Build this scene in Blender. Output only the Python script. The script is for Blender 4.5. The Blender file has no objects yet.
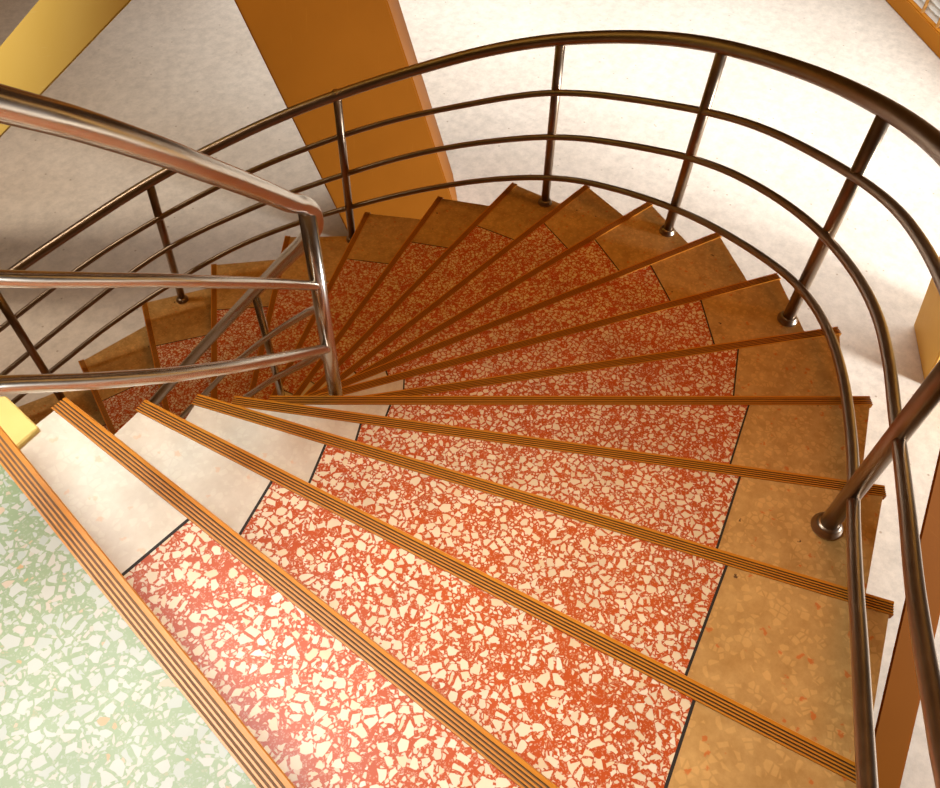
import bpy, bmesh, math, random
from mathutils import Vector, Matrix
C = bpy.context.scene.collection
SC = bpy.context.scene
# ---------------------------------------------------------------- camera
cam_d = bpy.data.cameras.new('camera')
cam = bpy.data.objects.new('camera', cam_d)
C.objects.link(cam)
M = Matrix(((0.57973, 0.63448, -0.51123), (-0.81444, 0.47019, -0.34002), (0.02464, 0.61348, 0.78933)))
mw = M.to_4x4()
mw.translation = Vector((0.1656, -1.6668, 1.1863))
cam.matrix_world = mw
cam_d.sensor_fit = 'HORIZONTAL'
cam_d.sensor_width = 36.0
cam_d.lens = 36.0 * 865.51 / 940.0
cam_d.clip_start = 0.02
SC.camera = cam
# ---------------------------------------------------------------- world and lights
W = bpy.data.worlds.new('world')
SC.world = W
W.use_nodes = True
wn = W.node_tree.nodes
wl = W.node_tree.links
bg = wn['Background']
tc = wn.new('ShaderNodeTexCoord')
sx = wn.new('ShaderNodeSeparateXYZ')
wr = wn.new('ShaderNodeValToRGB')
wl.new(tc.outputs['Generated'], sx.inputs[0])
wl.new(sx.outputs['Z'], wr.inputs[0])
wl.new(wr.outputs[0], bg.inputs[0])
wr.color_ramp.elements[0].position = 0.45
wr.color_ramp.elements[0].color = (0.16, 0.065, 0.02, 1)
wr.color_ramp.elements[1].position = 1.0
wr.color_ramp.elements[1].color = (1.0, 0.43, 0.09, 1)
bg.inputs[1].default_value = 0.23

def area(name, loc, target, sx_, sy_, power, col, spread=180):
    d = bpy.data.lights.new(name, 'AREA')
    d.shape = 'RECTANGLE'
    d.size = sx_
    d.size_y = sy_
    d.energy = power
    d.color = col
    d.spread = math.radians(spread)
    o = bpy.data.objects.new(name, d)
    C.objects.link(o)
    o.location = loc
    o.rotation_euler = (Vector(target) - Vector(loc)).to_track_quat('-Z', 'Y').to_euler()
    return o
area('landing_cool_fill', (0.25, -0.25, 2.0), (0.32, -1.05, -0.2), 1.3, 1.3, 14.5, (0.95, 0.99, 0.97), 62)  # unseen light added to whiten the near treads, narrowed to fade rightwards
area('stair_warm_fill', (2.9, -0.6, 3.3), (2.4, -0.9, -1.2), 2.0, 2.0, 68, (1.0, 0.38, 0.05))  # added fill without a real source, turns the right treads golden
area('hall_floor_fill', (8.4, 1.2, 0.1), (8.4, 1.2, -3.8), 5.4, 10.0, 290, (0.97, 0.99, 1.0), 95)  # unseen panel added to brighten the floor evenly and spare the treads
area('side_window_light', (5.4, -8.5, -1.2), (5.2, 1.8, -3.8), 1.3, 0.8, 480, (0.97, 0.99, 1.0), 110)
area('hall_back_fill', (0.6, 3.9, 1.6), (2.7, 4.6, -2.4), 1.2, 1.2, 40, (1.0, 0.88, 0.72), 85)  # unseen fill added to brighten the yellow strut and the left floor
SC.view_settings.view_transform = 'Standard'
SC.view_settings.look = 'None'
SC.view_settings.gamma = 1.0
SC.view_settings.exposure = 0.0
SC.view_settings.use_curve_mapping = False
# ---------------------------------------------------------------- measured plan (metres)
NOSE_IN=[[0.435,-0.448],[0.572,-0.445],[0.726,-0.428],[0.882,-0.374],[1.012,-0.323],[1.155,-0.28],[1.228,-0.224],[1.343,-0.11],[1.426,0.007],[1.469,0.08],[1.511,0.193],[1.534,0.31],[1.54,0.418],[1.518,0.56],[1.494,0.656],[1.424,0.787],[1.292,0.927],[1.118,1.038],[0.982,1.09],[0.771,1.117],[0.546,1.09],[0.329,1.012]]
NOSE_OUT=[[0.091,-2.481],[0.505,-2.232],[0.92,-2.08],[1.37,-1.987],[1.804,-1.892],[2.253,-1.765],[2.675,-1.569],[3.011,-1.25],[3.309,-0.892],[3.524,-0.459],[3.657,-0.039],[3.629,0.405],[3.45,0.806],[3.236,1.208],[2.912,1.61],[2.564,1.96],[2.158,2.228],[1.663,2.325],[1.166,2.532],[0.645,2.661],[0.074,2.742],[-0.561,2.721]]
OUTER_RAILS=[[[-1.388,-2.862,1.169],[-0.946,-2.806,1.083],[-0.557,-2.688,0.997],[-0.226,-2.538,0.912],[0.052,-2.385,0.826],[0.289,-2.245,0.741],[0.497,-2.129,0.656],[0.691,-2.039,0.571],[0.88,-1.972,0.485],[1.074,-1.923,0.4],[1.275,-1.883,0.314],[1.485,-1.845,0.228],[1.702,-1.801,0.142],[1.923,-1.745,0.056],[2.144,-1.674,-0.031],[2.36,-1.585,-0.12],[2.567,-1.476,-0.21],[2.762,-1.347,-0.301],[2.939,-1.2,-0.389],[3.096,-1.037,-0.475],[3.232,-0.858,-0.558],[3.343,-0.666,-0.638],[3.429,-0.465,-0.721],[3.489,-0.256,-0.809],[3.522,-0.042,-0.9],[3.528,0.175,-0.993],[3.507,0.392,-1.091],[3.459,0.607,-1.194],[3.385,0.816,-1.299],[3.287,1.019,-1.4],[3.165,1.212,-1.495],[3.021,1.395,-1.586],[2.857,1.565,-1.677],[2.675,1.72,-1.767],[2.479,1.861,-1.853],[2.27,1.988,-1.941],[2.052,2.1,-2.031],[1.827,2.199,-2.116],[1.596,2.286,-2.196],[1.36,2.363,-2.282],[1.119,2.431,-2.373],[0.872,2.491,-2.463],[0.616,2.542,-2.553],[0.349,2.58,-2.642],[0.07,2.599,-2.73],[-0.223,2.592,-2.817]],[[-1.388,-2.862,1.142],[-0.946,-2.806,1.038],[-0.557,-2.688,0.935],[-0.226,-2.538,0.833],[0.052,-2.385,0.732],[0.289,-2.245,0.631],[0.497,-2.129,0.531],[0.691,-2.039,0.432],[0.88,-1.972,0.334],[1.074,-1.923,0.235],[1.275,-1.883,0.138],[1.485,-1.845,0.041],[1.702,-1.801,-0.056],[1.923,-1.745,-0.152],[2.144,-1.674,-0.246],[2.36,-1.585,-0.341],[2.567,-1.476,-0.444],[2.762,-1.347,-0.55],[2.939,-1.2,-0.649],[3.096,-1.037,-0.741],[3.232,-0.858,-0.834],[3.343,-0.666,-0.93],[3.429,-0.465,-1.024],[3.489,-0.256,-1.11],[3.522,-0.042,-1.189],[3.528,0.175,-1.273],[3.507,0.392,-1.373],[3.459,0.607,-1.476],[3.385,0.816,-1.57],[3.287,1.019,-1.661],[3.165,1.212,-1.752],[3.021,1.395,-1.844],[2.857,1.565,-1.932],[2.675,1.72,-2.018],[2.479,1.861,-2.104],[2.27,1.988,-2.189],[2.052,2.1,-2.271],[1.827,2.199,-2.36],[1.596,2.286,-2.454],[1.36,2.363,-2.545],[1.119,2.431,-2.633],[0.872,2.491,-2.72],[0.616,2.542,-2.807],[0.349,2.58,-2.894],[0.07,2.599,-2.98],[-0.223,2.592,-3.066]],[[-1.388,-2.862,0.729],[-0.946,-2.806,0.642],[-0.557,-2.688,0.554],[-0.226,-2.538,0.466],[0.052,-2.385,0.378],[0.289,-2.245,0.289],[0.497,-2.129,0.2],[0.681,-2.025,0.11],[0.878,-1.969,0.02],[1.073,-1.923,-0.068],[1.275,-1.883,-0.157],[1.485,-1.845,-0.26],[1.702,-1.801,-0.36],[1.923,-1.745,-0.439],[2.144,-1.674,-0.519],[2.36,-1.585,-0.611],[2.567,-1.476,-0.705],[2.762,-1.347,-0.799],[2.939,-1.2,-0.892],[3.096,-1.037,-0.983],[3.232,-0.858,-1.073],[3.343,-0.666,-1.167],[3.429,-0.465,-1.265],[3.489,-0.256,-1.356],[3.522,-0.042,-1.441],[3.528,0.175,-1.531],[3.507,0.392,-1.63],[3.459,0.607,-1.727],[3.385,0.816,-1.822],[3.287,1.019,-1.919],[3.165,1.212,-2.015],[3.021,1.395,-2.103],[2.857,1.565,-2.185],[2.675,1.72,-2.264],[2.479,1.861,-2.337],[2.27,1.988,-2.419],[2.052,2.1,-2.52],[1.827,2.199,-2.627],[1.596,2.286,-2.73],[1.36,2.363,-2.827],[1.119,2.431,-2.92],[0.872,2.491,-3.012],[0.616,2.542,-3.105],[0.349,2.58,-3.198],[0.07,2.599,-3.291],[-0.223,2.592,-3.384]],[[-1.388,-2.862,0.535],[-0.946,-2.806,0.439],[-0.557,-2.688,0.343],[-0.226,-2.538,0.247],[0.052,-2.385,0.152],[0.289,-2.245,0.056],[0.457,-2.072,-0.041],[0.677,-2.019,-0.135],[0.879,-1.971,-0.223],[1.075,-1.925,-0.307],[1.274,-1.883,-0.406],[1.484,-1.843,-0.512],[1.702,-1.801,-0.611],[1.923,-1.745,-0.7],[2.144,-1.674,-0.78],[2.36,-1.585,-0.86],[2.567,-1.476,-0.949],[2.762,-1.347,-1.053],[2.939,-1.2,-1.165],[3.096,-1.037,-1.271],[3.232,-0.858,-1.367],[3.343,-0.666,-1.457],[3.429,-0.465,-1.543],[3.489,-0.256,-1.623],[3.522,-0.042,-1.7],[3.528,0.175,-1.789],[3.507,0.392,-1.887],[3.459,0.607,-1.986],[3.385,0.816,-2.083],[3.287,1.019,-2.177],[3.165,1.212,-2.265],[3.021,1.395,-2.345],[2.857,1.565,-2.419],[2.675,1.72,-2.494],[2.479,1.861,-2.582],[2.27,1.988,-2.678],[2.052,2.1,-2.769],[1.827,2.199,-2.863],[1.596,2.286,-2.965],[1.36,2.363,-3.059],[1.119,2.431,-3.147],[0.872,2.491,-3.234],[0.616,2.542,-3.321],[0.349,2.58,-3.409],[0.07,2.599,-3.496],[-0.223,2.592,-3.584]]]
OUTER_POSTS=[[4,[1.593,-1.814,-0.726],[1.553,-1.832,0.202]],[7,[2.791,-1.39,-1.27],[2.667,-1.413,-0.249]],[9,[3.378,-0.644,-1.633],[3.334,-0.685,-0.64]],[11,[3.591,0.156,-1.996],[3.529,0.14,-0.996]],[13,[3.148,1.246,-2.36],[3.14,1.246,-1.487]],[16,[2.335,2.036,-2.904],[2.326,1.956,-1.91]],[18,[1.446,2.267,-3.267],[1.438,2.338,-2.271]]]

H = 0.1815
ZF = -3.812
N = 21
# ---------------------------------------------------------------- helpers
def tag(o, label=None, cat=None, group=None, kind=None):
    if label: o['label'] = label
    if cat: o['category'] = cat
    if group: o['group'] = group
    if kind: o['kind'] = kind
    return o
def empty(name, loc=(0, 0, 0)):
    o = bpy.data.objects.new(name, None)
    C.objects.link(o)
    o.location = loc
    o.empty_display_size = 0.2
    return o
def world_of(p):
    v = Vector((0, 0, 0))
    while p is not None:
        v = v + p.location
        p = p.parent
    return v
def link(name, bm, mats, parent=None, origin=None, smooth=False):
    """bm is in world coordinates; the object gets its own origin"""
    org = Vector(origin) if origin is not None else (world_of(parent) if parent else Vector((0, 0, 0)))
    bmesh.ops.translate(bm, verts=bm.verts, vec=-org)
    bmesh.ops.recalc_face_normals(bm, faces=bm.faces)
    me = bpy.data.meshes.new(name)
    bm.to_mesh(me)
    bm.free()
    for m in (mats if isinstance(mats, (list, tuple)) else [mats]): me.materials.append(m)
    if smooth:
        for p in me.polygons: p.use_smooth = True
    o = bpy.data.objects.new(name, me)
    C.objects.link(o)
    if parent:
        o.parent = parent
        o.location = org - world_of(parent)
    else:
        o.location = org
    return o
def prism(bm, lo, hi):
    """lo and hi: matching loops of 3D points"""
    a = [bm.verts.new(p) for p in lo]
    b = [bm.verts.new(p) for p in hi]
    n = len(a)
    fs = [bm.faces.new(a[::-1]), bm.faces.new(b)]
    for i in range(n):
        fs.append(bm.faces.new((a[i], a[(i + 1) % n], b[(i + 1) % n], b[i])))
    return fs
def flat(bm, pts, z0, z1):
    return prism(bm, [(p[0], p[1], z0) for p in pts], [(p[0], p[1], z1) for p in pts])
def bevel(bm, w, seg=2):
    bmesh.ops.recalc_face_normals(bm, faces=bm.faces)
    es = [e for e in bm.edges if len(e.link_faces) == 2 and e.calc_face_angle(0) > 0.3]
    bmesh.ops.bevel(bm, geom=es, offset=w, segments=seg, affect='EDGES', clamp_overlap=True)
def catmull(P, n):
    P = [Vector(p) for p in P]
    Q = [2 * P[0] - P[1]] + P + [2 * P[-1] - P[-2]]
    out = []
    for i in range(1, len(Q) - 2):
        for j in range(n):
            t = j / n
            out.append(0.5 * (2 * Q[i] + (Q[i + 1] - Q[i - 1]) * t + (2 * Q[i - 1] - 5 * Q[i] + 4 * Q[i + 1] - Q[i + 2]) * t * t + (3 * Q[i] - Q[i - 1] - 3 * Q[i + 1] + Q[i + 2]) * t ** 3))
    out.append(P[-1])
    return out
def tube(bm, pts, r, seg=16, cap=True):
    pts = [Vector(p) for p in pts]
    t0 = (pts[1] - pts[0]).normalized()
    up = Vector((0, 0, 1)) if abs(t0.z) < 0.9 else Vector((1, 0, 0))
    nrm = (up - t0 * up.dot(t0)).normalized()
    rings = []
    for i, p in enumerate(pts):
        if i == 0: t = pts[1] - pts[0]
        elif i == len(pts) - 1: t = pts[-1] - pts[-2]
        else: t = (pts[i + 1] - p).normalized() + (p - pts[i - 1]).normalized()
        t.normalize()
        nrm = (nrm - t * nrm.dot(t)).normalized()
        bn = t.cross(nrm)
        rings.append([bm.verts.new(p + r * (math.cos(a) * nrm + math.sin(a) * bn)) for a in (2 * math.pi * k / seg for k in range(seg))])
    for a, b in zip(rings[:-1], rings[1:]):
        for k in range(seg): bm.faces.new((a[k], a[(k + 1) % seg], b[(k + 1) % seg], b[k]))
    if cap:
        bm.faces.new(rings[0][::-1])
        bm.faces.new(rings[-1])
def lathe(bm, prof, c, seg=28):
    rings = []
    for r, z in prof:
        if r < 1e-6: rings.append([bm.verts.new((c[0], c[1], c[2] + z))])
        else: rings.append([bm.verts.new((c[0] + r * math.cos(2 * math.pi * k / seg), c[1] + r * math.sin(2 * math.pi * k / seg), c[2] + z)) for k in range(seg)])
    for a, b in zip(rings[:-1], rings[1:]):
        for k in range(seg):
            k2 = (k + 1) % seg
            if len(a) == 1: bm.faces.new((a[0], b[k2], b[k]))
            elif len(b) == 1: bm.faces.new((a[k], a[k2], b[0]))
            else: bm.faces.new((a[k], a[k2], b[k2], b[k]))
# ---------------------------------------------------------------- materials
class NT:
    def __init__(s, name):
        s.m = bpy.data.materials.new(name)
        s.m.use_nodes = True
        s.n = s.m.node_tree.nodes
        s.l = s.m.node_tree.links
        s.b = s.n['Principled BSDF']
        s.co = s.n.new('ShaderNodeTexCoord').outputs['Object']
    def node(s, t, ins=None, **kw):
        x = s.n.new(t)
        for k, v in kw.items(): setattr(x, k, v)
        for k, v in (ins or {}).items():
            if isinstance(v, bpy.types.NodeSocket): s.l.new(v, x.inputs[k])
            else: x.inputs[k].default_value = v
        return x
    def noise(s, scale, detail=3, co=None, rough=0.55): return s.node('ShaderNodeTexNoise', {'Vector': co or s.co, 'Scale': scale, 'Detail': detail, 'Roughness': rough})
    def ramp(s, fac, stops, interp='LINEAR'):
        r = s.node('ShaderNodeValToRGB', {0: fac})
        r.color_ramp.interpolation = interp
        els = r.color_ramp.elements
        while len(els) < len(stops): els.new(0.5)
        for e, (p, c) in zip(els, stops):
            e.position = p
            e.color = (c, c, c, 1) if isinstance(c, (int, float)) else (*c, 1)
        return r.outputs[0]
    def mix(s, fac, a, b, mode='MIX'):
        x = s.n.new('ShaderNodeMix')
        x.data_type = 'RGBA'
        x.blend_type = mode
        for i, v in ((0, fac), (6, a), (7, b)):
            if isinstance(v, bpy.types.NodeSocket): s.l.new(v, x.inputs[i])
            elif i == 0: x.inputs[0].default_value = v
            else: x.inputs[i].default_value = (*v, 1)
        return x.outputs[2]
    def math(s, op, a, b=0.0):
        return s.node('ShaderNodeMath', {0: a, 1: b}, operation=op).outputs[0]
    def bump(s, h, strength, dist=0.002):
        b = s.node('ShaderNodeBump', {'Height': h, 'Strength': strength, 'Distance': dist})
        s.l.new(b.outputs[0], s.b.inputs['Normal'])
    def done(s, col, rough=0.5, metal=0.0, spec=0.5, coat=0.0):
        for k, v in (('Base Color', col), ('Roughness', rough), ('Metallic', metal), ('Specular IOR Level', spec), ('Coat Weight', coat)):
            if isinstance(v, bpy.types.NodeSocket): s.l.new(v, s.b.inputs[k])
            else: s.b.inputs[k].default_value = (*v, 1) if isinstance(v, tuple) else v
        return s.m
def terrazzo(name, matrix, matrix2, chips, big, small, drop, rough=0.32, fine=0.36):
    """marble chips of two sizes, angular, set in a coloured cement"""
    t = NT(name)
    wob = t.noise(30, 2)
    co = t.mix(0.012, t.co, wob.outputs['Color'], 'ADD')
    def layer(scale, thr, soft):
        e = t.node('ShaderNodeTexVoronoi', {'Vector': co, 'Scale': scale, 'Randomness': 1.0}, feature='DISTANCE_TO_EDGE', voronoi_dimensions='3D')
        c = t.node('ShaderNodeTexVoronoi', {'Vector': co, 'Scale': scale, 'Randomness': 1.0}, feature='F1', voronoi_dimensions='3D')
        sp = t.node('ShaderNodeSeparateColor', {0: c.outputs['Color']})
        edge = t.math('ADD', thr, t.math('MULTIPLY', sp.outputs[1], 0.10))
        d = t.math('SUBTRACT', e.outputs['Distance'], edge)
        mask = t.math('MULTIPLY', d, 1.0 / soft)
        mk = t.node('ShaderNodeClamp', {0: mask}).outputs[0]
        return mk, sp
    m1, c1 = layer(big, 0.085, 0.03)
    keep = t.math('GREATER_THAN', c1.outputs[0], drop)
    m1 = t.math('MULTIPLY', m1, keep)
    m2, c2 = layer(small, 0.11, 0.05)
    keep2 = t.math('GREATER_THAN', c2.outputs[0], fine)
    m2 = t.math('MULTIPLY', m2, keep2)
    m3, c3 = layer(small * 2.3, 0.06, 0.05)
    m3 = t.math('MULTIPLY', m3, t.math('GREATER_THAN', c3.outputs[0], 0.55))
    colA = t.ramp(c1.outputs[2], chips)
    colB = t.ramp(c2.outputs[2], chips)
    base = t.mix(t.noise(9, 4).outputs[0], matrix, matrix2)
    base = t.mix(t.math('MULTIPLY', m3, 0.3), base, colB)
    base = t.mix(t.math('MULTIPLY', m2, 0.9), base, colB)
    col = t.mix(m1, base, colA)
    dirt = t.ramp(t.noise(5, 5).outputs[0], [(0.3, 0.88), (0.7, 1.04)])
    col = t.mix(1.0, col, dirt, 'MULTIPLY')
    rg = t.math('ADD', rough - 0.08, t.math('MULTIPLY', t.noise(14, 4).outputs[0], 0.2))
    t.bump(t.noise(160, 2).outputs[0], 0.08)
    return t.done(col, rg, spec=0.28)
def border_terrazzo(name, c0, c1, speck, dark, contrast=0.16, sp_mix=0.42):
    t = NT(name)
    v = t.node('ShaderNodeTexVoronoi', {'Vector': t.co, 'Scale': 64.0}, feature='F1')
    sp = t.node('ShaderNodeSeparateColor', {0: v.outputs['Color']})
    e = t.node('ShaderNodeTexVoronoi', {'Vector': t.co, 'Scale': 64.0}, feature='DISTANCE_TO_EDGE')
    chip = t.ramp(e.outputs['Distance'], [(0.04, 0.0), (0.14, 1.0)])
    body = t.mix(t.ramp(t.noise(16, 6, rough=0.7).outputs[0], [(0.32, 0.0), (0.66, 1.0)]), c0, c1)
    light = t.mix(contrast, body, (min(c1[0] * 1.35, 1), min(c1[1] * 1.35, 1), min(c1[2] * 1.35, 1)))
    pale = t.math('MULTIPLY', chip, t.math('GREATER_THAN', sp.outputs[0], 0.55))
    col = t.mix(pale, body, light)
    wv = t.mix(0.03, t.co, t.noise(60, 3).outputs['Color'], 'ADD')
    v2 = t.node('ShaderNodeTexVoronoi', {'Vector': wv, 'Scale': 48.0}, feature='F1')
    sp2 = t.node('ShaderNodeSeparateColor', {0: v2.outputs['Color']})
    dot = t.ramp(v2.outputs['Distance'], [(0.22, 1.0), (0.34, 0.0)])
    is_s = t.math('MULTIPLY', dot, t.math('GREATER_THAN', sp2.outputs[0], 0.86))
    col = t.mix(t.math('MULTIPLY', is_s, sp_mix), col, speck)
    is_d = t.math('MULTIPLY', dot, t.math('LESS_THAN', sp2.outputs[1], 0.008))
    col = t.mix(is_d, col, dark)
    grime = t.ramp(t.noise(5, 5).outputs[0], [(0.3, 0.85), (0.68, 1.05)])
    col = t.mix(1.0, col, grime, 'MULTIPLY')
    t.bump(t.noise(140, 2).outputs[0], 0.08)
    return t.done(col, 0.36, spec=0.4)
CH = [(0.0, (0.76, 0.60, 0.38)), (0.35, (0.86, 0.74, 0.54)), (0.7, (0.75, 0.62, 0.44)), (1.0, (0.90, 0.82, 0.66))]
CG = [(0.0, (0.38, 0.39, 0.33)), (0.5, (0.45, 0.44, 0.38)), (0.93, (0.48, 0.41, 0.33)), (1.0, (0.52, 0.27, 0.10))]
M_RED = terrazzo('red_terrazzo', (0.60, 0.098, 0.014), (0.46, 0.060, 0.009), CH, 52, 120, 0.19)
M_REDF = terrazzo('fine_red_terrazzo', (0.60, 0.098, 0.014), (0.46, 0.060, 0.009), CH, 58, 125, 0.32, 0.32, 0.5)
M_GREEN = terrazzo('green_terrazzo', (0.21, 0.27, 0.125), (0.26, 0.32, 0.17), CG, 52, 110, 0.13)
M_OUT = border_terrazzo('ochre_terrazzo', (0.45, 0.245, 0.07), (0.64, 0.39, 0.14), (0.62, 0.13, 0.015), (0.10, 0.04, 0.02), 0.34, 0.7)
M_IN = border_terrazzo('cream_terrazzo', (0.70, 0.62, 0.50), (0.80, 0.73, 0.61), (0.82, 0.48, 0.25), (0.75, 0.5, 0.35))
def m_nosing():
    t = NT('nosing_ochre')
    n = t.noise(24, 4)
    c = t.mix(n.outputs[0], (0.52, 0.175, 0.008), (0.62, 0.235, 0.013))
    return t.done(c, 0.38, spec=0.5)
def m_groove():
    t = NT('nosing_groove')
    c = t.mix(t.noise(40, 4).outputs[0], (0.14, 0.055, 0.015), (0.26, 0.12, 0.035))
    return t.done(c, 0.7)
def m_simple(name, a, b, scale, rough, **kw):
    t = NT(name)
    return t.done(t.mix(t.noise(scale, 5).outputs[0], a, b), rough, **kw)
M_NOSE = m_nosing()
M_GRV = m_groove()
M_DIV = m_simple('divider_black', (0.012, 0.010, 0.008), (0.02, 0.014, 0.01), 30, 0.75)
M_RISER = m_simple('riser_terrazzo', (0.22, 0.11, 0.05), (0.30, 0.17, 0.08), 8, 0.5)
M_YEL = m_simple('yellow_plaster', (0.80, 0.62, 0.17), (0.86, 0.70, 0.25), 12, 0.6)
def m_metal(name, a, b, r0=0.28):
    t = NT(name)
    n = t.noise(18, 5)
    c = t.mix(n.outputs[0], a, b)
    r = t.math('ADD', r0, t.math('MULTIPLY', n.outputs[0], 0.12))
    return t.done(c, r, metal=1.0)
M_MET = m_metal('brushed_bronze_steel', (0.30, 0.22, 0.155), (0.42, 0.33, 0.245))
M_STEEL = m_metal('brushed_steel', (0.56, 0.50, 0.42), (0.70, 0.64, 0.56), 0.17)
def m_paint(name, a, b):
    t = NT(name)
    c = t.mix(t.noise(2.2, 5).outputs[0], a, b)
    sc = t.node('ShaderNodeMapping', {'Vector': t.co, 'Rotation': (0.3, 0.5, 0.7), 'Scale': (60, 2, 2)})
    scr = t.ramp(t.noise(1.6, 3, sc.outputs[0]).outputs[0], [(0.66, 0.0), (0.74, 0.35)])
    c = t.mix(scr, c, (min(b[0] * 1.15, 1), min(b[1] * 1.3, 1), min(b[2] * 2.2, 1)))
    t.bump(t.noise(60, 3).outputs[0], 0.06)
    return t.done(c, 0.6, spec=0.15)
M_ORANGE = m_paint('orange_paint', (0.72, 0.34, 0.05), (0.80, 0.40, 0.07))
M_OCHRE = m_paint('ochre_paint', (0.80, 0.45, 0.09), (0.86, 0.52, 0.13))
M_ORANGE_SHADE = m_paint('shaded_orange_paint', (0.30, 0.095, 0.004), (0.38, 0.125, 0.007))  # darker copy of the orange paint, shade put into its colour
M_YPAINT = m_paint('yellow_paint', (0.86, 0.62, 0.14), (0.90, 0.68, 0.20))
def m_floor():
    t = NT('pale_concrete')
    c = t.mix(t.noise(1.1, 6).outputs[0], (0.60, 0.52, 0.43), (0.74, 0.67, 0.58))
    st = t.ramp(t.noise(9, 9, rough=0.78).outputs[0], [(0.36, 0.82), (0.6, 1.05)])
    c = t.mix(1.0, c, st, 'MULTIPLY')
    v = t.node('ShaderNodeTexVoronoi', {'Vector': t.co, 'Scale': 11.0}, feature='F1')
    sp = t.node('ShaderNodeSeparateColor', {0: v.outputs['Color']})
    pit = t.math('MULTIPLY', t.ramp(v.outputs['Distance'], [(0.07, 1.0), (0.13, 0.0)]), t.math('GREATER_THAN', sp.outputs[0], 0.72))
    c = t.mix(t.math('MULTIPLY', pit, 0.6), c, (0.26, 0.17, 0.10))
    t.bump(t.noise(35, 6).outputs[0], 0.25, 0.004)
    return t.done(c, 0.7, spec=0.25)
M_FLOOR = m_floor()
M_WALL = m_simple('cream_wall', (0.62, 0.55, 0.42), (0.68, 0.60, 0.48), 4, 0.8)
def m_glass():
    t = NT('ribbed_glass')
    return t.done((0.85, 0.85, 0.80), 0.2, spec=0.6)
M_GLASS = m_glass()
M_SILL = m_paint('sill_paint', (0.50, 0.18, 0.012), (0.58, 0.23, 0.02))
M_WOOD = m_simple('window_wood', (0.50, 0.24, 0.05), (0.60, 0.31, 0.08), 9, 0.5)
# ---------------------------------------------------------------- setting
bm = bmesh.new()
flat(bm, [(-9, -9), (16, -9), (16, 14), (-9, 14)], ZF - 0.12, ZF)
tag(link('floor', bm, M_FLOOR, origin=(0, 0, ZF)), kind='structure')
# window wall at the far right: sill beam on the floor, posts and glass louvres
w0 = Vector((10.975, -0.021, ZF))
wd = Vector((0.6957, 0.7183, 0))        # along the wall, away from the sill's near end
wo = Vector((0.7183, -0.6957, 0))       # outwards
def wp(a, o, z): return w0 + wd * a + wo * o + Vector((0, 0, z))
def wbox(bm, a0, a1, o0, o1, z0, z1):
    prism(bm, [wp(a0, o0, z0), wp(a1, o0, z0), wp(a1, o1, z0), wp(a0, o1, z0)], [wp(a0, o0, z1), wp(a1, o0, z1), wp(a1, o1, z1), wp(a0, o1, z1)])
win = empty('window_1', tuple(w0))
win['kind'] = 'structure'
bm = bmesh.new()
wbox(bm, -3.2, 2.2, 0.0, 0.34, 0.0, 0.195)
bevel(bm, 0.012)
link('sill_beam', bm, M_SILL, win)
for a in [-0.648 - 0.315 * k for k in range(-7, 7)]:
    bm = bmesh.new()
    wbox(bm, a - 0.014, a + 0.014, 0.02, 0.055, 0.19, 2.3)
    bevel(bm, 0.005, 1)
    link('mullion', bm, M_WOOD, win)
bm = bmesh.new()
k = 0
z = 0.2
while z < 2.3:
    c0, c1 = wp(-3.1, 0.05, z), wp(2.1, 0.05, z)
    prism(bm, [wp(-3.1, 0.06, z), wp(2.1, 0.06, z), wp(2.1, 0.09, z + 0.055), wp(-3.1, 0.09, z + 0.055)], [wp(-3.1, 0.066, z - 0.004), wp(2.1, 0.066, z - 0.004), wp(2.1, 0.096, z + 0.051), wp(-3.1, 0.096, z + 0.051)])
    z += 0.07
link('glass_louvre', bm, M_GLASS, win)
bm = bmesh.new()
wbox(bm, -3.2, 2.2, 0.02, 0.16, 2.3, 2.42)
link('head_beam', bm, M_ORANGE, win)
# ---------------------------------------------------------------- staircase
A = [Vector((*p, 0)) for p in NOSE_IN]
B = [Vector((*p, 0)) for p in NOSE_OUT]
NW = 0.0355          # width of the nosing strip
RS = 0.022           # riser set back behind the nose
def frame(k):
    d = (B[k] - A[k]).normalized()
    n = Vector((-d.y, d.x, 0))
    m = (A[max(k - 1, 0)] + B[max(k - 1, 0)]) / 2 if k else (A[0] + B[0]) / 2 + Vector((-1, 0, 0))
    if n.dot(m - (A[k] + B[k]) / 2) < 0: n = -n
    return d, n, (B[k] - A[k]).length
def pt(k, a, off):
    """a > 0 from the inner end, a < 0 from the outer end"""
    d, n, L = frame(k)
    if a >= 0: return A[k] + d * a + n * off
    return B[k] + d * a + n * off
stair = empty('staircase', (A[11].x * 0.4, A[11].y, ZF))
tag(stair, 'winding terrazzo staircase of red treads with ribbed ochre nosings curving down to the floor', 'staircase')
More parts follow.
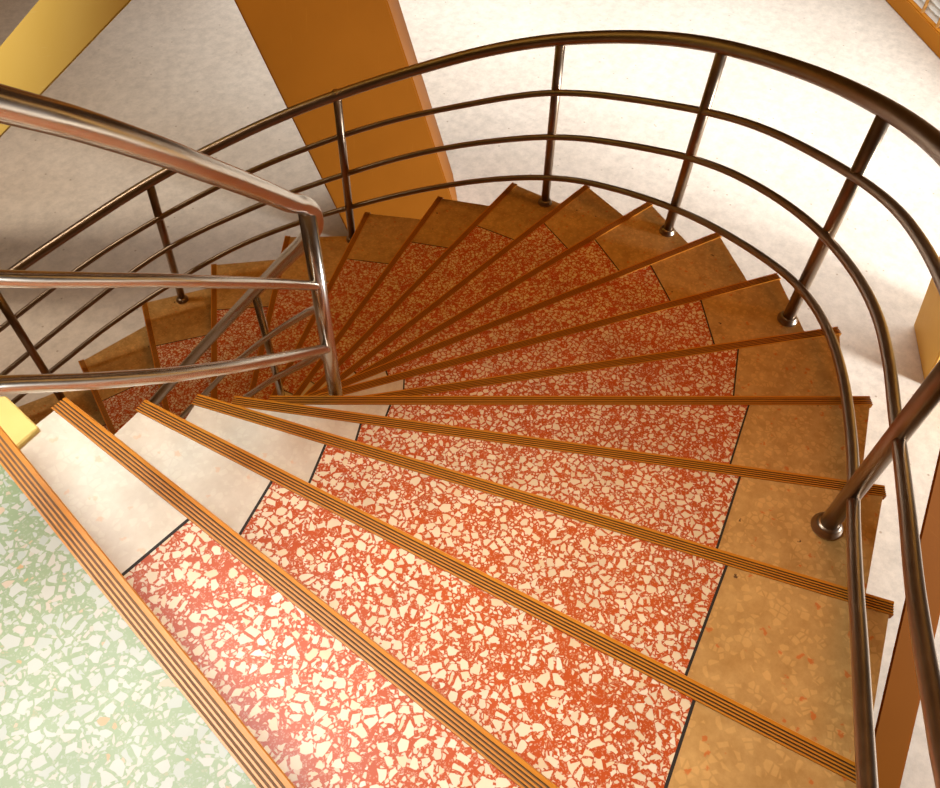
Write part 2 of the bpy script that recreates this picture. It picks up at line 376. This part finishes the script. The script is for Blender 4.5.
def nosing(k, z, parent):
    d, n, L = frame(k)
    prof = [(0.004, -0.030, 0), (0.0, -0.026, 0), (0.0, -0.001, 0), (0.0025, 0.0035, 0), (0.0095, 0.004, 0)]
    u = 0.0095
    g, r_ = 0.0034, 0.0031
    for i in range(4):
        prof += [(u + 0.0004, -0.0005, 1), (u + g - 0.0004, -0.0005, 1), (u + g, 0.004, 1), (u + g + r_, 0.004, 0)]
        u += g + r_
    prof += [(u, -0.015, 0), (0.022, -0.015, 0), (0.022, -0.030, 0)]
    bm = bmesh.new()
    loops = []
    for a in (A[k] + Vector((0, 0, z)), B[k] - d * (0.06 if k == 2 else 0.0) + Vector((0, 0, z))):
        loops.append([bm.verts.new(a + n * p[0] + Vector((0, 0, p[1]))) for p in prof])
    for i in range(len(prof)):
        j = (i + 1) % len(prof)
        f = bm.faces.new((loops[0][i], loops[0][j], loops[1][j], loops[1][i]))
        f.material_index = prof[j][2]
    # ribbed section closes the two ends
    for lp in loops:
        bm.faces.new(lp)
    return link('nosing_strip', bm, [M_NOSE, M_GRV], parent, origin=A[k] + Vector((0, 0, z)))
INW = {0: .38, 1: .395, 2: .371, 3: .362, 4: .364, 5: .366, 6: .40, 7: .42}
OUTW = {0: .38, 1: .37, 2: .362, 3: .356, 4: .375, 5: .385, 6: .394, 7: .37, 8: .40, 9: .41, 10: .40, 11: .428, 12: .428, 13: .425, 14: .415, 15: .407, 16: .40, 17: .386}
OUTB = {1: .40, 2: .45, 3: .376, 4: .369, 5: .390, 6: .394, 7: .39, 8: .383, 9: .422, 10: .43, 11: .408, 12: .45, 13: .442, 14: .435, 15: .431, 16: .426, 17: .47}
INB = {1: .387, 2: .411, 3: .384, 4: .385, 5: .374, 6: .395, 7: .386}
E = 0.008
for k in range(1, N):
    z = -k * H
    # inset of the back outer corner follows the sawtooth edge
    def quad(fa, fb, ba, bb):
        return [pt(k, fa, NW), pt(k, fb, NW), pt(k - 1, bb, RS), pt(k - 1, ba, RS)]
    bm = bmesh.new()
    bot = z - H - 0.03 if k < N - 1 else ZF
    flat(bm, [pt(k, E, RS), pt(k, -E, RS), pt(k - 1, -E, RS), pt(k - 1, E, RS)], max(bot, ZF), z - 0.014)
    body = link('step', bm, M_RISER, stair, origin=A[k] + Vector((0, 0, z)))
    nosing(k, z, body)
    iw, ib = INW.get(k, .40), INB.get(k, .40)
    ow, ob = OUTW.get(k, .39), OUTB.get(k, .42)
    g = 0.003
    bm = bmesh.new(); flat(bm, quad(iw + g, -ow - g, ib + g, -ob - g), z - 0.014, z)
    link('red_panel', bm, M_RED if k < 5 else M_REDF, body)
    bm = bmesh.new(); flat(bm, quad(E, iw - g, E, ib - g), z - 0.014, z)
    link('inner_border', bm, M_IN, body)
    bm = bmesh.new(); flat(bm, quad(-ow + g, -E, -ob + g, -E), z - 0.014, z)
    link('outer_border', bm, M_OUT, body)
    bm = bmesh.new(); flat(bm, quad(iw - g, iw + g, ib - g, ib + g), z - 0.014, z + 0.0004)
    link('divider_strip', bm, M_DIV, body)
    bm = bmesh.new(); flat(bm, quad(-ow - g, -ow + g, -ob - g, -ob + g), z - 0.014, z + 0.0004)
    link('divider_strip', bm, M_DIV, body)
# landing at the top
d0, n0, L0 = frame(0)
bm = bmesh.new()
flat(bm, [pt(0, E, RS), pt(0, -E, RS), pt(0, -E, 2.1), pt(0, E, 2.1)], -0.22, -0.014)
land = link('landing', bm, M_RISER, stair, origin=A[0])
nosing(0, 0.0, land)
bm = bmesh.new()
flat(bm, [pt(0, E, NW), pt(0, -E, NW), pt(0, -E, 2.1), pt(0, E, 2.1)], -0.014, 0.0)
tag(link('green_panel', bm, M_GREEN, land), 'pale green terrazzo panel')
# yellow plastered stub at the inner end of the first step
bm = bmesh.new()
zt = -H + 0.012
flat(bm, [(0.491, -0.470), (0.502, -0.355), (0.455, -0.320), (0.385, -0.34), (0.37, -0.50), (0.43, -0.475)], zt - 0.26, zt)
bevel(bm, 0.003, 1)
tag(link('plaster_stub', bm, M_YEL, stair, origin=(0.45, -0.42, zt - 0.26)), 'yellow plastered stub')
# ---------------------------------------------------------------- outer railing
RH, RR, RP = 0.0285, 0.0155, 0.0235
orail = empty('outer_railing', tuple(OUTER_POSTS[3][1]))
tag(orail, 'long curved brown metal railing with three bars around the outer edge of the stair', 'railing')
def rail_obj(name, pts, r, parent, n=4, mat=None):
    bm = bmesh.new()
    tube(bm, catmull(pts, n), r, 18)
    return link(name, bm, M_STEEL if parent.name.startswith('inner') else M_MET, parent, origin=pts[0], smooth=True)
START = 6
rail_obj('handrail', OUTER_RAILS[0][START:], RH, orail)
for i in (1, 2, 3): rail_obj('rail_bar', OUTER_RAILS[i][START:], RR, orail)
def post(base, top, r, parent, flange=True):
    b, t = Vector(base), Vector(top)
    bm = bmesh.new()
    tube(bm, [b, b.lerp(t, 0.5), t], r, 20)
    mt = M_STEEL if parent.name.startswith('inner') else M_MET
    o = link('post', bm, mt, parent, origin=b, smooth=True)
    if flange:
        bm = bmesh.new()
        lathe(bm, [(r * 0.9, 0.0), (r + 0.014, 0.0), (r + 0.016, 0.004), (r + 0.015, 0.010), (r + 0.010, 0.014), (r + 0.010, 0.020), (r + 0.005, 0.026), (r * 0.98, 0.028)], b)
        link('flange', bm, mt, o, smooth=True)
    return o
def on_rail(i, s):
    t = (s + 2) * 2
    j = int(t)
    f = t - j
    return Vector(OUTER_RAILS[i][j]).lerp(Vector(OUTER_RAILS[i][j + 1]), f)
posts = [(k, b, t) for k, b, t in OUTER_POSTS]
posts[4] = (14, (3.14, 1.246, -14 * H), posts[4][2])
for s in (1.0, 19.6):
    k = math.ceil(s)
    t = on_rail(0, s)
    b = on_rail(3, s)
    posts.append((k, (b.x, b.y, -k * H), (t.x, t.y, t.z)))
for k, b, t in posts:
    b = Vector(b)
    post(b, t, RP, orail)
# ---------------------------------------------------------------- inner railing
irail = empty('inner_railing', (1.288, -0.42, -1.089))
tag(irail, 'short silvery metal railing bent back around the inner well of the stair', 'railing')
NX = (1.288, -0.424)
up_h = [(0.44, -0.69, 0.70), (0.602, -0.665, 0.55), (0.699, -0.649, 0.459), (0.828, -0.617, 0.325), (0.913, -0.587, 0.23), (1.026, -0.539, 0.103), (1.129, -0.496, -0.015), (1.214, -0.455, -0.114)]
low_h = [(1.473, -0.114, -0.663), (1.512, -0.009, -0.797), (1.557, 0.11, -0.949), (1.586, 0.218, -1.088), (1.608, 0.322, -1.224), (1.624, 0.425, -1.359), (1.621, 0.555, -1.535), (1.594, 0.66, -1.684), (1.539, 0.788, -1.872), (1.418, 0.946, -2.123), (1.28, 1.06, -2.32), (1.08, 1.14, -2.55)]
rail_obj('handrail', up_h + [(1.262, -0.436, -0.160), (1.295, -0.424, -0.200), (1.328, -0.402, -0.258), (1.367, -0.356, -0.347), (1.408, -0.28, -0.452), (1.447, -0.192, -0.566)] + low_h, 0.0235, irail, 8)
ua = [(0.30, -0.68, 0.52), (0.398, -0.68, 0.43), (0.495, -0.676, 0.341), (0.60, -0.665, 0.249), (0.738, -0.64, 0.124), (0.827, -0.617, 0.037), (0.942, -0.575, -0.082), (1.052, -0.529, -0.2), (1.139, -0.491, -0.295), (1.205, -0.46, -0.369), (NX[0], NX[1], -0.46)]
ub = [(0.20, -0.69, 0.38), (0.31, -0.688, 0.285), (0.419, -0.682, 0.19), (0.526, -0.673, 0.084), (0.665, -0.655, -0.052), (0.755, -0.636, -0.14), (0.868, -0.604, -0.255), (0.981, -0.558, -0.378), (1.07, -0.522, -0.473), (1.136, -0.493, -0.545), (1.238, -0.444, -0.659), (NX[0], NX[1], -0.712)]
rail_obj('rail_bar', ua, 0.0125, irail)
rail_obj('rail_bar', ub, 0.0145, irail)
la = [(NX[0], NX[1], -0.60), (1.37, -0.32, -0.69), (1.435, -0.209, -0.817), (1.478, -0.101, -0.951), (1.519, 0.007, -1.086), (1.562, 0.125, -1.235), (1.59, 0.231, -1.369), (1.611, 0.336, -1.502), (1.625, 0.438, -1.635), (1.625, 0.527, -1.753), (1.601, 0.637, -1.906), (1.563, 0.739, -2.058), (1.46, 0.90, -2.30), (1.28, 1.06, -2.55), (1.08, 1.14, -2.79)]
lb = [(NX[0], NX[1], -0.80), (1.36, -0.33, -0.90), (1.428, -0.224, -1.009), (1.468, -0.127, -1.146), (1.514, -0.005, -1.31), (1.559, 0.117, -1.472), (1.588, 0.226, -1.612), (1.61, 0.332, -1.749), (1.625, 0.437, -1.889), (1.61, 0.6, -2.10), (1.54, 0.788, -2.36), (1.418, 0.946, -2.60), (1.28, 1.06, -2.80), (1.08, 1.14, -3.04)]
rail_obj('rail_bar', la, 0.0125, irail)
rail_obj('rail_bar', lb, 0.0135, irail)
post((NX[0], NX[1], -6 * H), (NX[0], NX[1], -0.20), 0.0215, irail)
post((1.625, 0.29, -12 * H), (1.602, 0.278, -1.17), 0.0155, irail)
post((1.10, 1.13, -18 * H), (1.10, 1.13, -2.53), 0.0155, irail)
# ---------------------------------------------------------------- raking columns and struts
def raking(name, base, direction, length, mat, label, cat, bev=0.012):
    D = Vector(direction).normalized()
    bm = bmesh.new()
    lo = [Vector(p) for p in base]
    hi = [p + D * length for p in lo]
    prism(bm, lo, hi)
    bevel(bm, bev)
    c = sum(lo, Vector()) / len(lo)
    return tag(link(name, bm, mat, origin=c), label, cat)
DD = (-0.2208, 0.1314, 0.9664)
L_, M_, R_ = Vector((4.106, 2.18, ZF)), Vector((4.762, 1.516, ZF)), Vector((4.947, 1.354, ZF))
side = Vector((0.62, 0.57, 0))
raking('raking_column', [L_, M_, M_ + side, L_ + side], DD, 4.6, M_ORANGE_SHADE, 'wide leaning shaded orange column rising behind the outer railing', 'column')
A1, A2 = Vector((6.064, -1.94, ZF)), Vector((5.495, -2.21, ZF))
sd = Vector((0.22, -0.47, 0)) * 1.5
raking('raking_column', [A1, A2, A2 + sd, A1 + sd], DD, 4.6, M_OCHRE, 'ochre leaning column at the right edge with its foot on the pale floor', 'column')
R3 = M
cp = Vector((0.1656, -1.6668, 1.1863))
def ray_line(p0, D, far):
    return Vector(p0), Vector(D).normalized()
dY = Vector((-0.310, 0.687, -0.657)).normalized()
u1, u2 = Vector((2.421, 3.189, -1.596)), Vector((2.086, 2.94, -1.92))
def strut(name, p, q, D, t_lo, t_hi, thick, mat, label, cat):
    D = Vector(D).normalized()
    w = q - p
    nn = (p + q) / 2 - cp
    nn = (nn - D * nn.dot(D)).normalized()
    lo, hi = [], []
    for a in (p, q, q + nn * thick, p + nn * thick):
        lo.append(a + D * ((t_lo - a.z) / D.z))
        hi.append(a + D * ((t_hi - a.z) / D.z))
    bm = bmesh.new()
    prism(bm, lo, hi)
    bevel(bm, 0.012)
    return tag(link(name, bm, mat, origin=sum(lo, Vector()) / 4), label, cat)
strut('raking_strut', u1, u2, dY, ZF, 0.6, 0.26, M_YPAINT, 'bright yellow sloping strut crossing the top left corner', 'strut')
b1, b2 = Vector((2.27, -2.574, -2.909)), Vector((2.117, -2.63, -3.032))
p1, p2 = Vector((3.311, -2.193, -2.071)), Vector((2.828, -2.552, -2.538))
D1 = (p1 - b1).normalized()
e2 = Vector((2.222, -2.776, -3.028))
strut('raking_strut', b1, e2, D1, ZF, -1.6, 0.2, M_ORANGE_SHADE, 'narrow orange sloping strut below the right side of the stair', 'strut')
